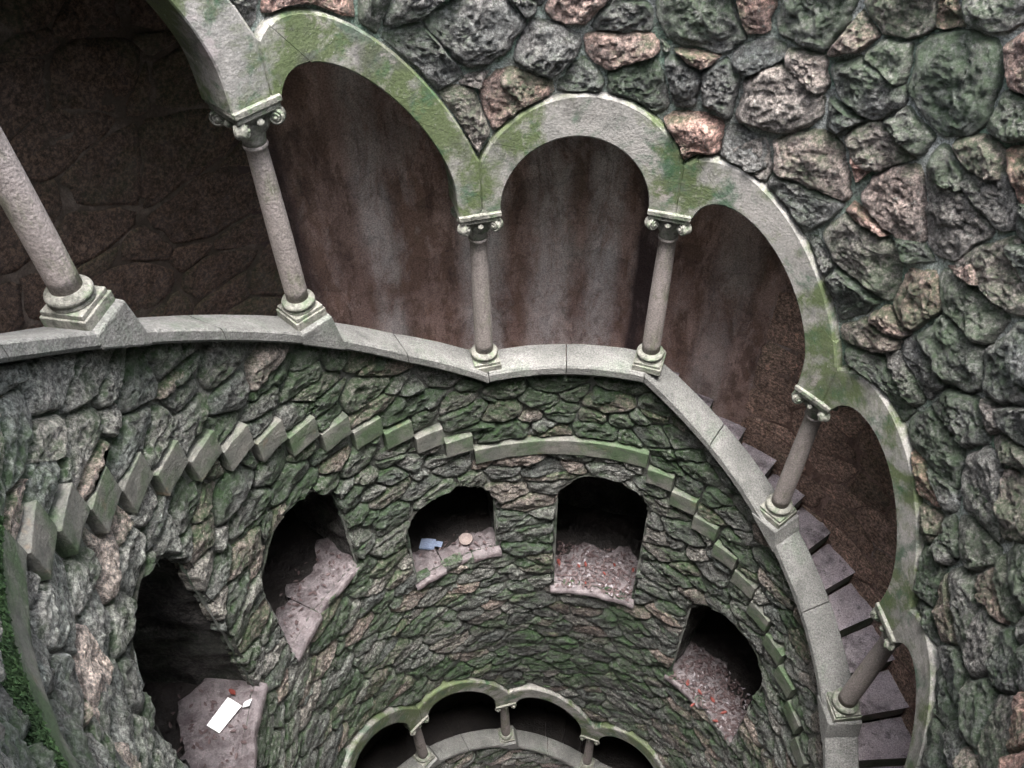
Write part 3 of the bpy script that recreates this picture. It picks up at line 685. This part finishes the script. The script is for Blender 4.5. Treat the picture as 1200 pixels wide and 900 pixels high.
def leaf_thing(i, b, r_, s, label, group, mat=M_leafr):
    z0 = NICHES[i][2]; V, F = [], []; leaf_shape(V, F, np.array([0, 0, 0.0]), s, rng.uniform(0, 6.3), (rng.uniform(-.35, .35), rng.uniform(-.35, .35)))
    tag(link('fallen_leaf', mesh('fallen_leaf', V, F, mat), None, P(b, r_, z0+.034).tolist()), label, 'leaf', group)
def inv(u, v, z):                             # pixel of the photograph -> bay, radius on level z
    du, dv = u-600, 450-v; ro, pt = radians(1.27), radians(47.43)
    X = (du*cos(ro)+dv*sin(ro))/963.5; Y = (-du*sin(ro)+dv*cos(ro))/963.5
    d = np.array([X, cos(pt)+Y*sin(pt), -sin(pt)+Y*cos(pt)]); p = d*(z/d[2]); x, y = p[0]+CAMX, p[1]+CAMY
    return (math.atan2(x, y)-TH0)/BAY, math.hypot(x, y)
# places on the niche floors, measured once
for (i, u, v, s, lb, g) in [(3, 655, 659, .045, 'bright red leaf at the left edge of the niche floor right of centre', None), (3, 686, 661, .035, 'large red leaf lying mid-floor in the niche right of centre', None),
        (3, 678, 663, .03, 'small orange-red leaf beside the large red leaf in the niche right of centre', None), (3, 720, 662, .03, 'red leaf right of the middle, farther back in the niche right of centre', 'red leaves on the right half of the fourth niche'),
        (3, 708, 672, .028, 'red leaf just right of the middle, nearer the front in the niche right of centre', 'red leaves on the right half of the fourth niche'), (3, 742, 668, .03, 'red leaf close to the right wall of the niche right of centre', 'red leaves on the right half of the fourth niche'),
        (3, 686, 683, .022, 'red leaf near the front edge of the niche right of centre', None),
        (4, 806, 800, .04, 'red leaf farthest back at the left of the right niche', 'red leaves in the right niche'), (4, 835, 820, .04, 'red leaf near the middle, among pale scraps in the right niche', 'red leaves in the right niche'),
        (4, 820, 811, .035, 'red leaf between the back left leaf and the middle of the right niche', 'red leaves in the right niche'), (4, 848, 835, .04, 'red leaf toward the right side of the right niche floor', 'red leaves in the right niche'),
        (4, 812, 826, .035, 'red leaf at the left front edge of the right niche floor', 'red leaves in the right niche'), (4, 838, 845, .035, 'lowest red leaf, near the front tip of the right niche floor', 'red leaves in the right niche')]:
    b, r_ = inv(u, v, NICHES[i][2]+.03); leaf_thing(i, b, min(r_, 2.9), s, lb, g)
for (u, v, s, w_) in [(532, 637, .03, 'just left of the round dish'), (552, 643, .025, 'directly in front of the round dish'), (558, 637, .03, 'just right of the round dish'), (568, 636, .028, 'near the right wall, behind its neighbour'), (516, 643, .025, 'in front of the blue card'), (570, 643, .022, 'near the right wall, at the front edge')]:
    b, r_ = inv(u, v, NICHES[2][2]+.03); leaf_thing(2, b, r_, s, 'small brown-red leaf '+w_+' in the centre niche', 'small leaves around the dish', M_leafb)
b, r_ = inv(271, 752, -5.4)
# paper sheet
def quad_thing(name, corners, z, zc, mat, label, cat, thick=.004):
    pts = []
    for (u, v), dz in zip(corners, zc):
        b, r_ = inv(u, v, z+dz); pts.append(P(b, r_, z+dz))
    pts = np.array(pts); c = pts.mean(0); lo = pts-c; n = 6
    g = []
    for i in range(n+1):
        for j in range(n+1):
            s_, t_ = i/n, j/n; p = (lo[0]*(1-s_)+lo[1]*s_)*(1-t_)+(lo[3]*(1-s_)+lo[2]*s_)*t_
            p = p+np.array([0, 0, .006*math.sin(s_*3.1)*math.cos(t_*5)]); g.append(p)
    g = np.array(g); k = len(g); V = np.concatenate([g, g-np.array([0, 0, thick])]); F = [tuple(f) for f in grid_faces(n+1, n+1)]
    F2 = [tuple(x+k for x in f)[::-1] for f in F]
    o = link(name, mesh(name, V, F+F2, mat), None, c.tolist()); so2 = o.modifiers.new('edge', 'WELD') if False else None
    return tag(o, label, cat)
quad_thing('paper_sheet', [(267, 817), (283, 827), (257, 859), (242, 850)], NICHES[0][2]+.03, (.02, .015, .01, .012), M_paper, 'white sheet of paper lying on the floor of the tall lower-left niche', 'paper')
quad_thing('paper_scrap', [(286, 823), (295, 819), (292, 827), (284, 829)], NICHES[0][2]+.03, (.03, .02, .03, .01), M_paper, 'small crumpled white scrap just right of the paper sheet', 'paper')
b, r_ = inv(272, 811, NICHES[0][2]+.03); leaf_thing(0, b, r_, .04, 'dark red leaf behind the white sheet of paper', None)
quad_thing('blue_card', [(494, 631), (511, 632), (508, 643), (491, 642)], NICHES[2][2]+.03, (.05, .05, .02, .02), M_blue, 'pale blue card propped on the floor of the centre niche', 'card', .02)
quad_thing('wrapper', [(511, 634), (519, 635), (517, 641), (509, 640)], NICHES[2][2]+.03, (.02, .04, .01, .02), M_blue, 'small crumpled wrapper touching the blue card', 'wrapper')
b, r_ = inv(546, 633, NICHES[2][2]+.02); c = P(b, r_, NICHES[2][2]+.012)
dsh = MB().lathe([(.001, .0), (.05, .0), (.062, .03), (.066, .036), (.058, .037), (.05, .012), (.001, .010)], 26).obj('round_dish', M_dish, None, c.tolist(), True)
tag(dsh, 'shallow round clay dish on the floor of the centre niche', 'dish')
print('objects', len(bpy.data.objects), 'tris', sum(len(o.data.polygons)*2 for o in bpy.data.objects if o.type == 'MESH'))
